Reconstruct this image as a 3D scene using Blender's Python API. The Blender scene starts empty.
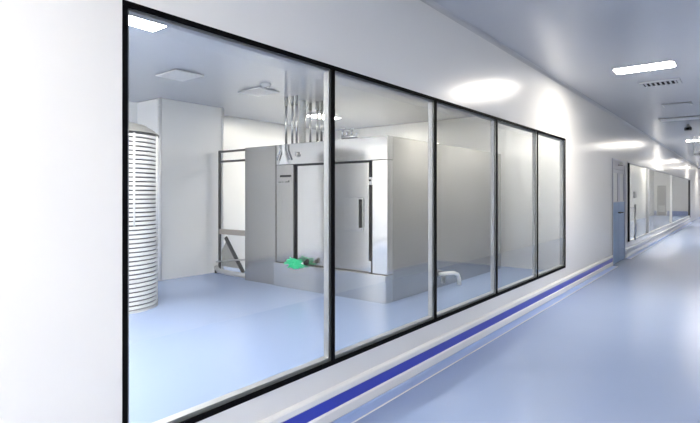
import bpy, bmesh, math, random
from mathutils import Vector, Matrix
random.seed(7)
S = bpy.context.scene
COL = S.collection
PI = math.pi

# ------------------------------------------------------------------ materials
def principled(name, color, rough=0.5, metal=0.0, spec=0.5, noise=None, bump=None, coat=0.0, stretch=None):
    m = bpy.data.materials.new(name); m.use_nodes = True
    nt = m.node_tree; b = nt.nodes['Principled BSDF']
    b.inputs['Base Color'].default_value = (*color, 1)
    b.inputs['Roughness'].default_value = rough
    b.inputs['Metallic'].default_value = metal
    b.inputs['Specular IOR Level'].default_value = spec
    b.inputs['Coat Weight'].default_value = coat
    b.inputs['Coat Roughness'].default_value = 0.06
    if noise or bump:
        tc = nt.nodes.new('ShaderNodeTexCoord'); mp = nt.nodes.new('ShaderNodeMapping')
        nt.links.new(tc.outputs['Object'], mp.inputs['Vector'])
        if stretch: mp.inputs['Scale'].default_value = stretch
        nz = nt.nodes.new('ShaderNodeTexNoise')
        nt.links.new(mp.outputs['Vector'], nz.inputs['Vector'])
        nz.inputs['Scale'].default_value = (noise or bump)[0]; nz.inputs['Detail'].default_value = 3
        if noise:
            a = noise[1]
            mx = nt.nodes.new('ShaderNodeMix'); mx.data_type = 'RGBA'
            mx.inputs['A'].default_value = tuple(c * (1 - a) for c in color) + (1,)
            mx.inputs['B'].default_value = tuple(min(1, c * (1 + a)) for c in color) + (1,)
            nt.links.new(nz.outputs['Fac'], mx.inputs['Factor'])
            nt.links.new(mx.outputs['Result'], b.inputs['Base Color'])
        if bump:
            bp = nt.nodes.new('ShaderNodeBump'); bp.inputs['Strength'].default_value = bump[1]
            bp.inputs['Distance'].default_value = 0.01
            nt.links.new(nz.outputs['Fac'], bp.inputs['Height'])
            nt.links.new(bp.outputs['Normal'], b.inputs['Normal'])
    return m

def emitter(name, color, strength):
    m = bpy.data.materials.new(name); m.use_nodes = True
    nt = m.node_tree; nt.nodes.clear()
    o = nt.nodes.new('ShaderNodeOutputMaterial'); e = nt.nodes.new('ShaderNodeEmission')
    e.inputs['Color'].default_value = (*color, 1); e.inputs['Strength'].default_value = strength
    nt.links.new(e.outputs[0], o.inputs['Surface'])
    return m

def glass(name, tint=(0.97, 0.985, 0.98)):
    m = bpy.data.materials.new(name); m.use_nodes = True
    nt = m.node_tree; nt.nodes.clear()
    o = nt.nodes.new('ShaderNodeOutputMaterial'); mx = nt.nodes.new('ShaderNodeMixShader')
    t = nt.nodes.new('ShaderNodeBsdfTransparent'); g = nt.nodes.new('ShaderNodeBsdfGlossy')
    # Schlick reflectance of one pane surface, the same from both sides
    geo = nt.nodes.new('ShaderNodeNewGeometry'); dt = nt.nodes.new('ShaderNodeVectorMath'); dt.operation = 'DOT_PRODUCT'
    nt.links.new(geo.outputs['Normal'], dt.inputs[0]); nt.links.new(geo.outputs['Incoming'], dt.inputs[1])
    def mth(op, a, b_):
        n = nt.nodes.new('ShaderNodeMath'); n.operation = op
        for i, q in enumerate((a, b_)):
            if isinstance(q, (int, float)): n.inputs[i].default_value = q
            elif q is not None: nt.links.new(q, n.inputs[i])
        return n.outputs[0]
    ab = mth('ABSOLUTE', dt.outputs['Value'], None)
    fr_ = mth('ADD', mth('MULTIPLY', mth('POWER', mth('SUBTRACT', 1.0, ab), 5.0), 0.96), 0.035)
    t.inputs['Color'].default_value = (*tint, 1); g.inputs['Roughness'].default_value = 0.02
    nt.links.new(fr_, mx.inputs['Fac']); nt.links.new(t.outputs[0], mx.inputs[1])
    nt.links.new(g.outputs[0], mx.inputs[2]); nt.links.new(mx.outputs[0], o.inputs['Surface'])
    return m

M = {
 'wall':   principled('white_wall_panel', (0.85, 0.85, 0.845), 0.24, spec=0.5, noise=(0.5, 0.008)),
 'roomwall': principled('room_wall_panel', (0.84, 0.845, 0.85), 0.28, spec=0.5, noise=(0.5, 0.01)),
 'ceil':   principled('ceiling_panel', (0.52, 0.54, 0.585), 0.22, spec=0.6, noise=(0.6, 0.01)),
 'floor':  principled('blue_vinyl_floor', (0.315, 0.41, 0.645), 0.27, spec=0.5, noise=(1.2, 0.02)),
 'cove':   principled('blue_vinyl_cove', (0.30, 0.42, 0.74), 0.3, spec=0.5, noise=(1.2, 0.02)),
 'white':  principled('white_coated_metal', (0.88, 0.88, 0.88), 0.25, noise=(3, 0.01)),
 'stripe': principled('blue_rail_stripe', (0.04, 0.065, 0.56), 0.3, noise=(3, 0.04)),
 'black':  principled('black_frame', (0.003, 0.003, 0.004), 0.7, spec=0.06, noise=(6, 0.1)),
 'dark':   principled('dark_grey_metal', (0.05, 0.05, 0.055), 0.35, metal=0.3, noise=(6, 0.08)),
 'reveal': principled('grey_reveal', (0.27, 0.275, 0.285), 0.4, metal=0.3, noise=(4, 0.03)),
 'skirt': principled('pale_blue_skirting', (0.36, 0.42, 0.66), 0.35, noise=(2, 0.03)),
 'alu':    principled('satin_aluminium', (0.5, 0.51, 0.53), 0.4, metal=0.6, noise=(4, 0.03)),
 'steel':  principled('brushed_steel', (0.43, 0.42, 0.405), 0.13, metal=0.92, noise=(9, 0.035), stretch=(1, 1, .08)),
 'mirror': principled('polished_steel', (0.43, 0.425, 0.415), 0.07, metal=0.95, noise=(7, 0.02), stretch=(1, 1, .08)),
 'steel_lit': principled('brushed_steel_lit', (0.58, 0.575, 0.565), 0.13, metal=0.9, noise=(9, 0.02), stretch=(1, 1, .08)),  # brushed steel again, its brighter reflections put into a lighter base colour
 'pipe':   principled('pipe_steel', (0.62, 0.62, 0.62), 0.25, metal=0.9, noise=(9, 0.04)),
 'door':   principled('blue_door_paint', (0.085, 0.24, 0.52), 0.3, noise=(2, 0.03)),
 'doortop': principled('grey_transom_paint', (0.42, 0.43, 0.50), 0.35, noise=(2, 0.03)),
 'vision': principled('pale_vision_glass', (0.92, 0.93, 0.94), 0.25, noise=(2, 0.02)),
 'green':  principled('green_rubber', (0.015, 0.60, 0.27), 0.4, noise=(20, 0.2)),
 'grey':   principled('grey_panel', (0.36, 0.36, 0.35), 0.45, noise=(5, 0.05)),
 'pale':   principled('pale_grey_panel', (0.70, 0.70, 0.70), 0.4, noise=(5, 0.03)),
 'brown':  principled('taupe_beam', (0.36, 0.33, 0.31), 0.4, noise=(5, 0.05)),
 'ring':   principled('white_tray_plastic', (0.82, 0.82, 0.82), 0.35, noise=(8, 0.03)),
 'core':   principled('charcoal_core', (0.09, 0.09, 0.10), 0.6, noise=(8, 0.1)),
 'lamp':   emitter('lit_diffuser', (1.0, 0.93, 0.82), 21.0),
 'roomlamp': emitter('lit_room_diffuser', (1.0, 0.93, 0.825), 28.0),
 'glass':  glass('clear_glass'),
}

# ------------------------------------------------------------------ helpers
class MB:
    def __init__(s): s.bm = bmesh.new()
    def box(s, x0, x1, y0, y1, z0, z1, bev=0):
        t = bmesh.new(); bmesh.ops.create_cube(t, size=1)
        for v in t.verts:
            v.co = Vector(((x0+x1)/2 + v.co.x*(x1-x0), (y0+y1)/2 + v.co.y*(y1-y0), (z0+z1)/2 + v.co.z*(z1-z0)))
        if bev: bmesh.ops.bevel(t, geom=t.edges[:], offset=bev, segments=2, affect='EDGES', profile=0.6)
        s.merge(t); return s
    def merge(s, t):
        me = bpy.data.meshes.new('t'); t.to_mesh(me); t.free(); s.bm.from_mesh(me); bpy.data.meshes.remove(me)
    def tube(s, pts, r, n=14, cap=True):
        pts = [Vector(p) for p in pts]; rs = r if isinstance(r, (list, tuple)) else [r]*len(pts)
        t = bmesh.new(); rings = []; up = None
        for i, p in enumerate(pts):
            d = (pts[min(i+1, len(pts)-1)] - pts[max(i-1, 0)]).normalized()
            if up is None:
                up = Vector((0, 0, 1)) if abs(d.z) < .9 else Vector((1, 0, 0))
            u = (up - d*up.dot(d)).normalized(); w = d.cross(u); up = u
            rings.append([t.verts.new(p + (u*math.cos(2*PI*k/n) + w*math.sin(2*PI*k/n))*rs[i]) for k in range(n)])
        for a, b in zip(rings, rings[1:]):
            for k in range(n):
                f = t.faces.new((a[k], a[(k+1) % n], b[(k+1) % n], b[k])); f.smooth = True
        if cap:
            t.faces.new(rings[0][::-1]); t.faces.new(rings[-1])
        bmesh.ops.recalc_face_normals(t, faces=t.faces[:])
        s.merge(t); return s
    def lathe(s, prof, cx, cy, n=48, closed=False):
        t = bmesh.new(); rings = []
        for r, z in prof:
            if r < 1e-6: rings.append([t.verts.new((cx, cy, z))])
            else: rings.append([t.verts.new((cx + r*math.cos(2*PI*k/n), cy + r*math.sin(2*PI*k/n), z)) for k in range(n)])
        prs = list(zip(rings, rings[1:])) + ([(rings[-1], rings[0])] if closed else [])
        for a, b in prs:
            for k in range(n):
                q = [a[k % len(a)], a[(k+1) % len(a)], b[(k+1) % len(b)], b[k % len(b)]]
                q = list(dict.fromkeys(q))
                if len(q) >= 3: t.faces.new(q)
        bmesh.ops.recalc_face_normals(t, faces=t.faces[:])
        s.merge(t); return s
    def prism(s, poly, axis, a0, a1):
        """poly in the two remaining axes (in x,y,z order), extruded along axis from a0 to a1"""
        def mk(p, a):
            c = list(p); c.insert('xyz'.index(axis), a); return c
        t = bmesh.new()
        A = [t.verts.new(mk(p, a0)) for p in poly]; B = [t.verts.new(mk(p, a1)) for p in poly]
        n = len(poly)
        t.faces.new(A[::-1]); t.faces.new(B)
        for i in range(n): t.faces.new((A[i], A[(i+1) % n], B[(i+1) % n], B[i]))
        bmesh.ops.recalc_face_normals(t, faces=t.faces[:])
        s.merge(t); return s
    def bar(s, p0, p1, w, d=None):
        """square bar between two points"""
        p0, p1 = Vector(p0), Vector(p1); ax = (p1-p0).normalized(); d = d or w
        up = Vector((0, 1, 0)) if abs(ax.y) < .9 else Vector((0, 0, 1))
        u = ax.cross(up).normalized()*w/2; v = ax.cross(u).normalized()*d/2
        t = bmesh.new()
        A = [t.verts.new(p0+q) for q in (u+v, u-v, -u-v, -u+v)]; B = [t.verts.new(p1+q) for q in (u+v, u-v, -u-v, -u+v)]
        t.faces.new(A); t.faces.new(B[::-1])
        for i in range(4): t.faces.new((A[i], A[(i+1) % 4], B[(i+1) % 4], B[i]))
        bmesh.ops.recalc_face_normals(t, faces=t.faces[:])
        s.merge(t); return s
    def build(s, name, mat, parent=None, smooth=False, at=None):
        me = bpy.data.meshes.new(name)
        o = bpy.data.objects.new(name, me); COL.objects.link(o)
        org = Vector(at) if at else (wloc(parent) if parent else Vector((0, 0, 0)))
        for v in s.bm.verts: v.co -= org
        if smooth:
            for f in s.bm.faces: f.smooth = True
        s.bm.to_mesh(me); s.bm.free()
        me.materials.append(M[mat] if isinstance(mat, str) else mat)
        if parent:
            o.parent = parent; o.location = org - wloc(parent)
        else: o.location = org
        return o

def wloc(o):
    v = Vector(o.location)
    while o.parent: o = o.parent; v += Vector(o.location)
    return v

def tag(o, label=None, cat=None, group=None, kind=None):
    if label: o['label'] = label
    if cat: o['category'] = cat
    if group: o['group'] = group
    if kind: o['kind'] = kind
    return o

def empty(name, loc, label=None, cat=None, group=None, kind=None):
    o = bpy.data.objects.new(name, None); COL.objects.link(o); o.location = loc; o.empty_display_size = .1
    return tag(o, label, cat, group, kind)

def copy_tree(o, loc=None, parent=None):
    c = o.copy(); COL.objects.link(c)
    if parent: c.parent = parent
    if loc is not None: c.location = loc
    for ch in list(o.children): copy_tree(ch, None, c)
    return c

def rrect(cx, cy, hx, hy, r, n=6):
    pts = []
    for sx, sy, a0 in ((1, 1, 0), (-1, 1, PI/2), (-1, -1, PI), (1, -1, 1.5*PI)):
        for k in range(n+1):
            a = a0 + PI/2*k/n
            pts.append((cx + sx*(hx-r) + r*math.cos(a), cy + sy*(hy-r) + r*math.sin(a)))
    return pts

# ------------------------------------------------------------------ dimensions
W = -1.97            # corridor face of the glazed wall
WB = -2.05           # its room face
H = 2.95             # ceiling
RX = 0.50            # right corridor wall
YB, YE = -6.0, 38.0  # corridor ends
ROOM_Y0, ROOM_Y1 = -1.6, 9.35
RXB = -8.05
SZ0, SZ1 = 0.348, 2.19   # glazing sill / head
WY0, WY1 = 1.003, 7.47   # first window
G0, G1 = 12.42, 29.5    # second glazing
D0, D1 = 10.72, 12.08   # door

def structure(name, mb, mat, label, cat):
    return tag(mb.build(name, mat), label, cat, kind='structure')

# ------------------------------------------------------------------ setting
structure('floor', MB().box(-8.4, RX+.2, YB-.2, YE+.2, -.1, 0), 'floor', 'glossy pale blue vinyl floor running through corridor and rooms', 'floor')
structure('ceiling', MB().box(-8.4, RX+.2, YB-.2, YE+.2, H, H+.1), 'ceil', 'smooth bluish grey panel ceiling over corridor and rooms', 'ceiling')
b = MB()
b.box(WB, W, YB, WY0, 0, H)
b.box(WB, W, WY0, WY1, 0, SZ0).box(WB, W, WY0, WY1, SZ1, H)
b.box(WB, W, WY1, D0, 0, H)
b.box(WB, W, D0, D1, 2.10, H)
b.box(WB, W, D1, G0, 0, H)
b.box(WB, W, G0, G1, 0, .31).box(WB, W, G0, G1, SZ1-.06, H)
b.box(WB, W, G1, YE, 0, H)
structure('wall_left', b, 'wall', 'long glossy white corridor wall holding the glazing and the blue door', 'wall')
structure('wall_right', MB().box(RX, RX+.1, YB, YE, 0, H), 'wall', 'white corridor wall opposite the glazing', 'wall')
structure('wall_front', MB().box(W, RX, YB-.1, YB, 0, H), 'wall', 'white wall closing the near end of the corridor', 'wall')
structure('wall_end', MB().box(-5.1, RX, YE, YE+.1, 0, H), 'wall', 'white wall closing the far end of the corridor', 'wall')
structure('baseboard_end', MB().box(-5.0, -.215, YE-.03, YE, 0, .30).box(.375, RX, YE-.03, YE, 0, .30), 'skirt', 'blue skirting band along the far end wall', 'baseboard')
structure('wall_room_back', MB().box(RXB-.1, RXB, ROOM_Y0, ROOM_Y1, 0, H), 'roomwall', 'white back wall of the equipment room', 'wall')
structure('wall_room_pier', MB().box(RXB, -7.36, 4.36, 5.60, 0, H, .004), 'roomwall', 'pale boxed pier projecting from the back wall of the equipment room', 'wall')
structure('trim_5', MB().tube([(-7.37, 4.37, 0.0), (-7.37, 4.37, H)], .03, 16), 'white', 'white rounded corner post on the left edge of the boxed pier', 'trim')
structure('trim_6', MB().tube([(-7.37, 5.60, 0.0), (-7.37, 5.60, H)], .025, 16), 'white', 'white rounded corner post on the right edge of the boxed pier', 'trim')
structure('wall_room_far', MB().box(RXB-.1, WB, ROOM_Y1, ROOM_Y1+.1, 0, H), 'roomwall', 'white wall behind the steel machine at the far side of the room', 'wall')
structure('wall_room_near', MB().box(RXB-.1, WB, ROOM_Y0-.1, ROOM_Y0, 0, H), 'roomwall', 'white wall at the near side of the equipment room', 'wall')
# rooms behind the second glazing
structure('wall_lobby_near', MB().box(-5.0, WB, 12.10, 12.20, 0, H), 'wall', 'white wall beside the blue door behind the second glazing', 'wall')
structure('wall_lobby_side', MB().box(-2.60, -2.50, 12.20, 21.0, 0, H), 'wall', 'white inner wall just behind the first part of the second glazing', 'wall')
structure('wall_lobby_back', MB().box(-5.1, -5.0, 12.10, YE, 0, H), 'wall', 'white back wall of the far room behind the second glazing', 'wall')
structure('wall_lobby_partition', MB().box(-5.0, -2.24, 24.0, 24.1, 0, H), 'pale', 'pale partition facing the corridor behind the second glazing', 'wall')
structure('trim_1', MB().box(-2.24, -2.18, 23.97, 24.13, 0, H), 'white', 'white post ending the partition behind the second glazing', 'trim')

# ceiling cove between glazed wall and ceiling
prof = [(W, H), (W, H-.035)] + [(W+.035-.035*math.cos(a), H-.035+.035*math.sin(a)) for a in [PI/2*k/6 for k in range(1, 7)]]
prof = [(W, H-.035)] + [(W+.035*(1-math.cos(PI/2*k/6)), H-.035+.035*math.sin(PI/2*k/6)) for k in range(1, 7)] + [(W, H)]
structure('trim_2', MB().prism(prof, 'y', YB, YE), 'alu', 'slim metal cove trim where glazed wall meets corridor ceiling', 'trim')

# bumper rail along the foot of the wall: white bullnose, blue stripe, white skirting, blue cove
def rail(name, y0, y1, label, stripe):
    e = empty(name, (W, y0, 0), label, 'rail', kind='structure')
    MB().prism([(W, .216), (W+.016, .212), (W+.026, .200), (W+.026, .170), (W+.018, .160), (W, .160)], 'y', y0, y1).build('bumper', 'white', e)
    MB().prism([(W, .160), (W+.014, .160), (W+.014, .086), (W, .086)], 'y', y0, y1).build('stripe', stripe, e)
    MB().prism([(W, .086), (W+.020, .086), (W+.026, .076), (W+.026, .024), (W+.020, .014), (W, .014)], 'y', y0, y1).build('skirting', 'white', e)
    q = [(W, .0), (W, .014), (W+.020, .014)] + [(W+.020+.075*(1-math.cos(t)), .014-.0125*math.sin(t)) for t in (.4, .8, 1.2, PI/2)] + [(W+.1, .0)]
    MB().prism(q, 'y', y0, y1).build('cove', 'cove', e)
    MB().prism([(W+.1, .0), (W+.1, .0022), (W+.112, .0022), (W+.112, .0)], 'y', y0, y1).build('edge_bead', 'white', e)
    return e
rail('trim_3', YB, D0-.03, 'white bumper rail with blue stripe below the first window', 'stripe')
rail('trim_4', D1+.05, G1-.02, 'white bumper rail with grey stripe below the second glazing', 'doortop')

# ------------------------------------------------------------------ first window
w1 = empty('window_1', (W, WY0, SZ0), 'long black framed interior window of five panes into the equipment room', 'window', kind='structure')
fr = MB()
FX0, FX1 = W-.006, W+.003
fr.box(FX0, FX1, WY0, WY1, SZ1-.024, SZ1).box(FX0, FX1, WY0, WY1, SZ0, SZ0+.028)
fr.box(FX0, FX1, WY0, WY0+.022, SZ0+.028, SZ1-.024).box(FX0, FX1, WY1-.03, WY1, SZ0+.028, SZ1-.024)
fr.build('window_frame', 'black', w1)
rv = MB()
rv.box(WB+.01, FX0-.016, WY0+.004, WY1-.004, SZ1-.032, SZ1-.004)
MB().box(WB+.01, FX0-.016, WY0+.004, WY1-.004, SZ0+.004, SZ0+.042).build('window_sill', 'alu', w1)
rv.box(WB+.01, FX0-.016, WY0+.004, WY0+.04, SZ0+.042, SZ1-.032).box(WB+.01, FX0-.016, WY1-.04, WY1-.004, SZ0+.042, SZ1-.032)
rv.build('reveal', 'reveal', w1)
edges = [2.325, 3.63, 4.93, 6.23]
for y in edges:
    m = MB().box(FX0, FX1, y-.016, y+.016, SZ0+.028, SZ1-.024).build('mullion', 'black', w1)
    MB().box(W-.062, FX0-.016, y-.015, y+.015, SZ0+.042, SZ1-.032).build('mullion_core', 'reveal', m)
ys = [WY0+.022] + edges + [WY1-.03]
for i in range(5):
    a = ys[i] + (0 if i == 0 else .016); c = ys[i+1] - (0 if i == 4 else .016)
    MB().box(FX0-.014, FX0-.006, a-.012, c+.012, SZ0+.022, SZ1-.02).build('window_pane', 'glass', w1)

# ------------------------------------------------------------------ second glazing
z0, z1 = .31, SZ1-.06
w2 = empty('window_2', (W, G0, z0), 'distant glazed screen beyond the blue door with dark end posts', 'window', kind='structure')
fr = MB()
fr.box(W-.05, W+.008, G0, G1, z1-.04, z1).box(W-.05, W+.008, G0, G1, z0, z0+.03)
fr.build('window_frame', 'alu', w2)
MB().box(W-.05, W+.02, G0, G0+.15, z0+.03, z1-.04).build('end_post', 'black', w2)
MB().box(W-.05, W+.02, G1-.12, G1, .25, 2.10).build('end_post', 'dark', w2)
MB().box(W-.05, W+.01, 15.5, 15.62, z0+.03, z1-.04).build('mullion', 'alu', w2)
MB().box(W-.05, W+.01, 21.2, 21.32, z0+.03, z1-.04).build('mullion', 'white', w2)
for a, c in ((G0+.15, 15.5), (15.62, 21.2), (21.32, G1-.12)):
    MB().box(W-.03, W-.022, a, c, z0+.03, z1-.04).build('window_pane', 'glass', w2)
h = empty('pull_handle', (W+.05, 13.0, .2), 'long vertical chrome pull bar on the glass just past the blue door', 'handle')
MB().tube([(W+.06, 13.0, .34), (W+.06, 13.0, 1.16)], .022).build('grip', 'pipe', h)
for z in (.42, 1.08):
    MB().tube([(W-.022, 13.0, z), (W+.06, 13.0, z)], .012).build('standoff', 'pipe', h)
CY_ = 16.85
h = empty('card_reader', (-2.5, CY_, 1.28), 'small black card reader on the white wall behind the second glazing', 'card reader')
MB().box(-2.501, -2.46, CY_-.16, CY_+.16, 1.28, 1.47, .006).build('housing', 'black', h)
MB().box(-2.46, -2.456, CY_-.08, CY_+.08, 1.40, 1.44).build('screen', 'dark', h)
dd = empty('door_2', (.08, YE, 0), 'grey louvred door in the far end wall, seen mirrored in the second glazing', 'door', kind='structure')
q = MB().box(-.21, -.17, YE-.035, YE+.01, 0, 1.99).box(.33, .37, YE-.035, YE+.01, 0, 1.99).box(-.17, .33, YE-.035, YE+.01, 1.95, 1.99)
q.build('door_frame', 'white', dd)
lfd = MB().box(-.168, .328, YE-.028, YE+.01, .01, 1.948).build('door_leaf', 'grey', dd)
for k in range(6):
    MB().box(-.10, .26, YE-.036, YE-.028, .25+.07*k, .29+.07*k).build('louvre', 'pale', lfd)
MB().tube([(-.12, YE-.028, 1.0), (-.12, YE-.07, 1.0), (-.02, YE-.07, 1.0)], .012).build('door_handle', 'alu', lfd)

# ------------------------------------------------------------------ door
d = empty('door_1', (W, D0, 0), 'blue double door with two narrow vision panes under a grey transom', 'door', kind='structure')
fr = MB()
fr.box(WB, W+.014, D0, D0+.04, 0, 2.10).box(WB, W+.014, D1-.04, D1, 0, 2.10).box(WB, W+.014, D0+.04, D1-.04, 2.06, 2.10)
fr.build('door_frame', 'doortop', d)
MB().box(WB+.01, W+.004, D0+.04, D1-.04, 1.90, 2.06).build('transom', 'doortop', d)
mid = (D0+D1)/2
for a, c, s in ((D0+.04, mid-.004, 1), (mid+.004, D1-.04, -1)):
    lf = MB()
    wy0, wy1 = (a+c)/2-.19, (a+c)/2+.19
    lf.box(WB+.02, W+.002, a, c, .015, 1.235)
    up = MB().box(WB+.02, W+.002, a, wy0, 1.235, 1.895).box(WB+.02, W+.002, wy1, c, 1.235, 1.895)
    up.box(WB+.02, W+.002, wy0, wy1, 1.235, 1.25).box(WB+.02, W+.002, wy0, wy1, 1.82, 1.895)
    leaf = lf.build('door_leaf', 'door', d)
    up.build('upper_panel', 'doortop', leaf)['label'] = 'grey panel around the narrow vision pane'
    MB().box(WB+.04, W-.006, wy0, wy1, 1.25, 1.82).build('vision_pane', 'vision', leaf)
    yh = c-.07 if s > 0 else a+.07
    MB().tube([(W+.002, yh, 1.02), (W+.05, yh, 1.02), (W+.055, yh-.06*s, 1.02), (W+.055, yh-.13*s, 1.02)], .010).build('door_handle', 'dark', leaf)
cl = empty('door_closer', (W+.004, 11.6, 2.0), 'small bright metal door closer on the grey transom', 'door closer')
MB().box(W+.004, W+.06, 11.45, 11.75, 1.99, 2.05, .008).build('housing', 'alu', cl)
MB().bar((W+.05, 11.5, 1.985), (W+.03, 11.2, 1.985), .02, .012).build('arm', 'dark', cl)

# ------------------------------------------------------------------ ceiling lights in the corridor
def panel_light(loc, hx, hy, lamp, label, group, r=.05):
    x, y, z = loc
    e = empty('ceiling_light', loc, label, 'ceiling light', group)
    MB().prism(rrect(x, y, hx+.012, hy+.012, r+.012), 'z', z-.012, z).build('frame', 'ceil', e)
    MB().prism(rrect(x, y, hx, hy, r), 'z', z-.0135, z-.012).build('diffuser', lamp, e)
    return e
gr = 'corridor ceiling lights'
L1 = panel_light((-.93, 6.97, H), .315, .155, 'lamp', 'nearest lit ceiling light in view, a glowing rounded bar above the corridor', gr)
for y, lb in ((17.4, 'second lit ceiling light down the corridor, near the right edge of the photo'),
              (27.8, 'third lit ceiling light down the corridor, small in the distance'),
              (34.2, 'added unseen fill light farthest down the corridor, close to the end wall'),  # out of view, added to brighten the far corridor
              (-3.4, 'lit ceiling light behind the viewpoint'),
              (-2.2, 'added unseen fill light between the two others behind the viewpoint'),  # unseen, added as fill for the near wall
              (-.9, 'added unseen fill light just behind the viewpoint, the closest to it')):  # also added as fill, outside the view
    c = copy_tree(L1, (-.93, y, H)); c['label'] = lb
e = empty('ceiling_light', (-.93, 12.1, H), 'unlit flat ceiling light between the first and second lit ones', 'ceiling light', gr)
MB().box(-1.34, -.46, 11.92, 12.40, H-.014, H).build('frame', 'grey', e)
MB().box(-1.32, -.48, 11.95, 12.38, H-.018, H-.014).build('diffuser', 'pale', e)
e = empty('access_panel', (-.87, 10.2, H), 'small flush access panel in the ceiling behind the slotted vent', 'access panel')
MB().box(-1.08, -.66, 10.05, 10.40, H-.008, H).build('frame', 'grey', e)
MB().box(-1.06, -.68, 10.075, 10.38, H-.012, H-.008).build('panel', 'ceil', e)

v = empty('ceiling_vent', (-.88, 8.08, H), 'slotted dark ceiling vent just beyond the nearest lit corridor light', 'vent')
MB().box(-1.10, -.66, 7.93, 8.23, H-.010, H).build('backing', 'black', v)
f = MB(); f.box(-1.12, -.64, 7.90, 7.94, H-.02, H-.0).box(-1.12, -.64, 8.22, 8.26, H-.02, H)
f.box(-1.12, -1.08, 7.94, 8.22, H-.02, H).box(-.68, -.64, 7.94, 8.22, H-.02, H); f.build('frame', 'ceil', v)
for k in range(7):
    x = -1.06 + k*.058
    MB().box(x, x+.022, 7.94, 8.22, H-.02, H-.004).build('slat', 'ceil', v)

cam = empty('ceiling_camera', (-.93, 13.4, H), 'small dark device hanging under the corridor ceiling past the unlit light', 'camera')
MB().tube([(-.93, 13.4, H), (-.93, 13.4, H-.06)], .03).build('stem', 'pale', cam)
MB().box(-1.0, -.86, 13.33, 13.47, H-.13, H-.06, .01).build('housing', 'dark', cam)
MB().tube([(-.93, 13.33, H-.095), (-.93, 13.31, H-.095)], .03).build('lens', 'black', cam)
sg = empty('hanging_sign', (-.86, 17.6, H), 'white framed hanging bracket with dark box near the right edge of the photo', 'sign')
MB().box(-1.0, -.97, 16.2, 16.23, 2.52, H).build('hanger', 'white', sg)
MB().box(-.72, -.69, 16.2, 16.23, 2.52, H).build('hanger', 'white', sg)
MB().box(-1.0, -.69, 16.19, 16.24, 2.44, 2.52).build('board', 'white', sg)
MB().box(-.82, -.70, 16.185, 16.25, 2.56, 2.66, .006).build('box', 'dark', sg)

# ------------------------------------------------------------------ room ceiling
rl = 'equipment room ceiling lights'
R1 = panel_light((-4.2, 2.2, H), .165, .32, 'roomlamp', 'bright oblong ceiling light in the top left corner of the first pane', rl, .01)
for loc, lb in (((-6.55, 7.45, H), 'bright ceiling light above the steel machine, partly behind the pipes'),
                ((-6.8, -.8, H), 'added unseen fill light at the near side of the equipment room'),  # this and the next two are unseen, added to brighten the room
                ((-3.3, -.8, H), 'added unseen fill light inside the room close to the near end of the window'),
                ((-5.0, -.8, H), 'added unseen fill light between the two others along the near wall of the room')):
    c = copy_tree(R1, loc); c['label'] = lb

panel_light((-2.75, 8.5, H), .13, .13, 'roomlamp', 'small added fill light, out of view, between the steel machine and the far end of the window', rl, .01)  # added above the window head to lift the dark far corner
ll = 'added fill lights in the rooms behind the second glazing'  # all added to brighten the dark interior behind the glass
for k, (loc, lb) in enumerate((((-2.28, 14.5, H), 'added fill light behind the near part of the second glazing'),
                ((-2.28, 19.0, H), 'added fill light behind the middle of the second glazing'),
                ((-3.4, 22.4, H), 'added fill light in front of the pale partition'),
                ((-3.0, 29.0, H), 'added fill light beyond the pale partition'),
                ((-3.0, 35.0, H), 'added fill light near the far end wall behind the glazing'))):
    c = copy_tree(R1, loc); c['label'] = lb; c['group'] = ll

def diffuser(x, y, label):
    e = empty('air_diffuser', (x, y, H), label, 'air diffuser', 'air diffusers on the room ceiling')
    MB().prism([(x-.16, y-.12), (x+.16, y-.12), (x+.16, y+.12), (x-.16, y+.12)], 'z', H-.012, H).build('neck', 'white', e)
    t = MB(); hx, hy = .24, .20
    t.box(x-hx, x+hx, y-hy, y+hy, H-.026, H-.012, .004)
    t.build('plate', 'pale', e)
    return e
diffuser(-5.70, 3.66, 'flat grey air diffuser on the room ceiling above the round white rack')
diffuser(-5.68, 4.98, 'flat grey air diffuser on the room ceiling left of the vertical pipes')
e = empty('smoke_detector', (-5.24, 4.72, H), 'small round grey smoke detector beside the second air diffuser', 'smoke detector')
MB().lathe([(0, H), (.07, H), (.07, H-.02), (.05, H-.05), (0, H-.055)], -5.24, 4.72, 24).build('body', 'pale', e)
MB().lathe([(0, H-.054), (.02, H-.054), (.018, H-.064), (0, H-.066)], -5.24, 4.72, 16).build('sensor', 'grey', e)

# ------------------------------------------------------------------ steel machine
X0, X1, Y0, Y1, T = -6.32, -3.54, 5.25, 9.06, 2.15
mc = empty('steel_machine', ((X0+X1)/2, (Y0+Y1)/2, 0), 'large brushed steel process machine with door and control panel on the blue floor', 'machine')
body = MB().box(X0, X1, Y0+.13, Y1, 0.0, T, .004).build('body', 'mirror', mc)
MB().box(X0, -5.60, Y0, Y0+.13, 0.0, T, .004).build('left_panel', 'steel', mc)
cp = MB().box(-5.585, -5.225, Y0, Y0+.13, .365, 1.84, .004).build('control_panel', 'steel', mc)
MB().box(-5.50, -5.27, Y0-.006, Y0, 1.655, 1.685, .002).build('display', 'black', cp)
for k, (w, hgt) in enumerate(((.05, .012), (.03, .012), (.06, .012), (.02, .03))):
    x = -5.53 + .068*k; MB().box(x, x+w, Y0-.003, Y0, 1.575, 1.575+hgt).build('marking', 'dark', cp)
MB().box(-5.60, -5.585, Y0+.02, Y0+.13, .365, T-.004).build('seam', 'dark', mc)
MB().box(-5.585, X1, Y0, Y0+.13, 1.845, T, .004).build('header', 'steel_lit', mc)
MB().box(-5.60, X1, Y0-.04, Y0+.13, 0.0, .36, .004).build('plinth', 'steel_lit', mc)
MB().box(-3.775, X1, Y0, Y0+.13, .365, 1.84, .004).build('corner_post', 'steel_lit', mc)
gk = MB()
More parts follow.
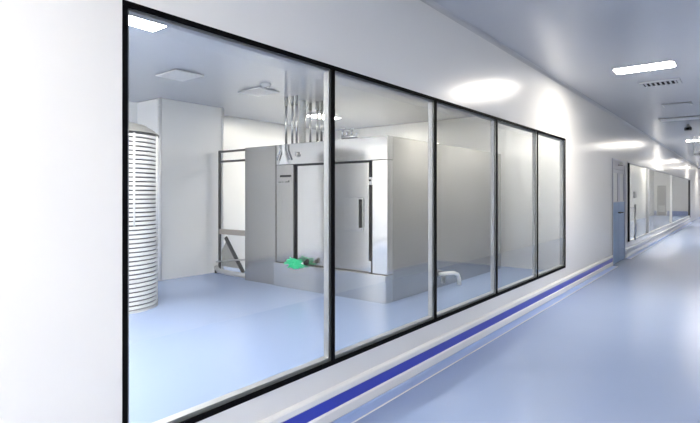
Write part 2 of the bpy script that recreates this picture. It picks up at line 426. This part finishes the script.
gk.box(-5.225, -5.19, Y0+.05, Y0+.13, .365, 1.84).box(-3.865, -3.775, Y0+.05, Y0+.13, .365, 1.84).box(-5.19, -3.865, Y0+.05, Y0+.13, 1.822, 1.84)
gk.build('gasket', 'black', mc)
dr = MB().box(-5.185, -3.87, Y0+.05, Y0+.12, .365, 1.82, .006).build('door', 'steel_lit', mc)
MB().box(-4.27, -3.955, Y0+.036, Y0+.05, .90, 1.355, .006).build('handle_plate', 'steel_lit', dr)
MB().box(-4.005, -3.972, Y0+.005, Y0+.036, .95, 1.33, .006).build('door_handle', 'black', dr)
lt = MB().box(-3.845, -3.80, Y0+.02, Y0+.05, 1.52, 1.62, .005).build('latch', 'alu', mc)
MB().tube([(-3.822, Y0+.02, 1.58), (-3.822, Y0-.0, 1.58)], .014).build('latch_knob', 'black', lt)
MB().box(-3.85, -3.80, Y0+.005, Y0+.05, .37, .52, .006).build('hinge', 'steel_lit', mc)
# white bent drain pipe at the side foot
pts = [(X1, 6.62, .20), (X1+.05, 6.64, .21), (X1+.10, 6.70, .215), (X1+.13, 6.85, .205), (X1+.135, 6.97, .17), (X1+.135, 7.02, .10), (X1+.135, 7.03, .0)]
MB().tube(pts, .03).build('drain_pipe', 'white', mc)
# gooseneck sampling pipes on the front
for cx, sgn in ((-5.505, -1), (-5.315, 1)):
    P = [(cx - sgn*.035, Y0-.03, 2.14)]
    for k in range(15):
        a = k/14*PI*1.55
        P.append((cx - sgn*.035*math.cos(a), Y0-.03, 1.99 - .075*math.sin(a-PI/2) ))
    MB().tube(P, .014, 12).build('gooseneck', 'pipe', mc)
MB().prism([(-5.50, 1.85), (-5.32, 1.85), (-5.385, 2.0), (-5.385, 2.14), (-5.435, 2.14), (-5.435, 2.0)], 'y', Y0-.02, Y0).build('spout', 'white', mc)
MB().lathe([(0, 2.02), (.02, 2.02), (.026, 1.99), (.02, 1.95), (0, 1.95)], -5.13, Y0-.028, 16).build('sight_bulb', 'pipe', mc)

# fittings on the machine's top
e = empty('pipe_manifold', (-4.1, 5.3, T), 'small pale pipe manifold with stub valves on top of the steel machine', 'pipe fitting')
MB().tube([(-4.34, 5.32, T+.034), (-4.06, 5.32, T+.034)], .028).build('header_pipe', 'pipe', e)
for x, hh in ((-4.33, .15), (-4.25, .11), (-4.17, .13), (-4.08, .08)):
    q = MB().tube([(x, 5.32, T+.05), (x, 5.32, T+hh)], .018).build('valve_stub', 'pipe', e)
    MB().lathe([(0, T+hh), (.03, T+hh), (.03, T+hh+.015), (0, T+hh+.015)], x, 5.32, 14).build('valve_cap', 'pale', q)

# vertical pipes from the machine's top to the ceiling
def pipe(x, y, r, mat, label):
    e = empty('vertical_pipe', (x, y, T), label, 'pipe', 'pipes between machine top and ceiling')
    MB().tube([(x, y, T+.004), (x, y, H)], r, 18).build('pipe_run', mat, e)
    MB().lathe([(r, T+.004), (r+.016, T+.004), (r+.016, T+.022), (r, T+.022)], x, y, 20).build('flange', 'alu', e)
    MB().lathe([(r, H), (r+.008, H), (r+.008, H-.14), (r, H-.14)], x, y, 20).build('ceiling_sleeve', 'grey' if mat == 'pipe' else 'white', e)
    return e
pipe(-5.73, 5.60, .020, 'pipe', 'thin steel pipe, leftmost of the row rising from the machine')
pipe(-5.59, 5.60, .018, 'pipe', 'thin steel pipe, second from the left in the row')
pipe(-5.495, 5.60, .018, 'pipe', 'thin steel pipe, third from the left in the row')
pipe(-5.75, 6.00, .056, 'white', 'wide white duct pipe rising in the row of thin steel ones')
pipe(-5.76, 6.20, .020, 'pipe', 'thin steel pipe just right of the wide white duct')
pipe(-5.60, 6.20, .022, 'pipe', 'steel pipe, second from the right in the row')
pipe(-5.505, 6.20, .020, 'pipe', 'steel pipe, rightmost of the row beside the black mullion')

# green coiled hose on the plinth ledge
g = empty('green_hose', (-5.12, Y0+.02, .36), 'bright green tangled hose with black nozzle at the foot of the machine door', 'hose')
tb = MB()
for k in range(11):
    P = []; ph = random.uniform(0, 6.28); rx = random.uniform(.05, .12); cx = -5.13 + random.uniform(-.04, .04); zc = .405 + random.uniform(-.01, .03)
    for i in range(25):
        a = i/24*2*PI
        dz = random.uniform(.02, .05)*math.sin(a+ph)*(1.5 if math.sin(a+ph) < 0 else 1)
        P.append((cx + rx*math.cos(a+ph) + .02*math.sin(3*a), Y0-.07 + .012*math.sin(2*a+ph), zc + dz - .02))
    tb.tube(P, .014, 8)
for k in range(14):
    a = 2*PI*k/14 + random.uniform(-.15, .15); rr = random.uniform(.75, 1.1)
    x1, z1_ = -5.13 + .24*rr*math.cos(a), .385 + .085*rr*math.sin(a)
    tb.tube([(-5.13, Y0-.07, .385), ((x1-5.13)/2, Y0-.085, (z1_+.385)/2 + .012), (x1, Y0-.072, z1_)], [.02, .018, .009], 8)
tb.build('coil', 'green', g)
MB().tube([(-4.98, Y0-.075, .39), (-4.93, Y0-.07, .405), (-4.90, Y0-.07, .41)], [.016, .018, .014], 10).build('ferrule', 'white', g)
MB().tube([(-4.92, Y0-.07, .40), (-4.88, Y0-.07, .42), (-4.86, Y0-.07, .46)], [.03, .034, .02], 12).build('nozzle', 'black', g)

# loading frame at the machine's left side
FX, FY = -7.29, 5.48
lf = empty('loading_frame', (-6.8, FY, 0), 'dark metal loading frame with diagonal brace at the left side of the steel machine', 'frame')
MB().box(FX-.016, FX+.016, FY-.016, FY+.02, 0, 2.17).build('post', 'dark', lf)
MB().box(-6.375, -6.335, FY-.02, FY+.02, 0, 2.17).build('post', 'dark', lf)
MB().box(FX+.02, -6.375, FY-.018, FY+.018, 2.13, 2.165).build('top_bar', 'dark', lf)
MB().box(FX+.02, -6.375, FY-.018, FY+.018, 1.955, 1.99).build('top_bar', 'dark', lf)
MB().box(FX+.02, -6.375, FY-.02, FY+.03, .69, .78).build('lower_beam', 'brown', lf)
MB().bar((-7.08, FY-.03, .64), (-6.60, FY-.03, .07), .06, .03).build('brace', 'dark', lf)
MB().prism([(-7.06, .685), (-6.375, .685), (-6.375, .06), (-6.56, .06)], 'y', FY-.01, FY+.01).build('side_panel', 'white', lf)
MB().prism([(-7.235, .40), (-7.10, .60), (-6.72, .12), (-7.235, .12)], 'y', FY+.012, FY+.03).build('guard_panel', 'grey', lf)
MB().tube([(FX, FY-.07, .20), (-6.8, FY-.07, .27), (-6.36, FY-.07, .32)], .014, 10).build('rail', 'alu', lf)
MB().tube([(FX-.02, FY-.06, .10), (FX+.1, FY-.10, .06), (-6.8, FY-.13, .05), (-6.36, FY-.13, .05)], .04, 12).build('base_rail', 'alu', lf)
MB().tube([(FX, FY-.08, .0), (FX, FY-.08, .12)], .022, 12).build('foot', 'dark', lf)
MB().tube([(-6.37, FY-.12, .0), (-6.37, FY-.12, .05)], .022, 12).build('foot', 'dark', lf)

# ------------------------------------------------------------------ round rack on the left
CX, CY, R = -6.08, 3.0, .50
rk = empty('round_rack', (CX, CY, 0), 'tall round white rack of stacked rings at the left edge of the window', 'rack')
MB().lathe([(0, 0), (R, 0), (R, .03), (0, .03)], CX, CY, 64).build('base', 'pale', rk)
MB().lathe([(0, .03), (R-.02, .03), (R-.02, 2.12), (0, 2.12)], CX, CY, 64).build('core', 'core', rk)
N = 40; p = 2.09/N
r0 = None
for k in range(N):
    z = .03 + p*k
    if r0 is None:
        hh = p-.017
        r0 = MB().lathe([(R-.02, 0), (R-.004, 0), (R, .004), (R, hh-.004), (R-.004, hh), (R-.02, hh)], 0, 0, 64, True)
        r0 = r0.build('ring', 'ring', None); r0.parent = rk; r0.location = (0, 0, z+.010)
    else:
        c = r0.copy(); COL.objects.link(c); c.parent = rk; c.location = (0, 0, z+.010)
for ang in (-48, -2, 44, 90, 136, 182, 228, 274):
    a = math.radians(ang); x, y = CX + (R+.004)*math.cos(a), CY + (R+.004)*math.sin(a)
    MB().tube([(x, y, 1.02), (x, y, 2.12)], .012, 8).build('strap', 'ring', rk)
MB().lathe([(0, 2.30), (.2, 2.29), (.36, 2.25), (.46, 2.19), (R+.01, 2.145), (R+.012, 2.12), (0, 2.12)], CX, CY, 64).build('cap', 'grey', rk)['label'] = 'low grey domed cap'
MB().lathe([(R+.004, 2.12), (R+.016, 2.12), (R+.016, 2.140), (R+.004, 2.140)], CX, CY, 64, True).build('rim', 'dark', rk)

# ------------------------------------------------------------------ world, camera, colour
w = bpy.data.worlds.new('world'); S.world = w; w.use_nodes = True
w.node_tree.nodes['Background'].inputs['Color'].default_value = (.8, .85, .95, 1)
w.node_tree.nodes['Background'].inputs['Strength'].default_value = .2
c = bpy.data.cameras.new('camera'); co = bpy.data.objects.new('camera', c); COL.objects.link(co)
co.location = (0, 0, 1.4); co.rotation_euler = (PI/2, 0, math.atan(391/495))
c.sensor_width = 36; c.lens = 495/700*36; c.shift_y = -17.5/700; c.clip_start = .05
S.camera = co
S.view_settings.view_transform = 'Standard'; S.view_settings.look = 'None'
S.view_settings.exposure = 2.42; S.view_settings.gamma = 1.0; S.view_settings.use_curve_mapping = False
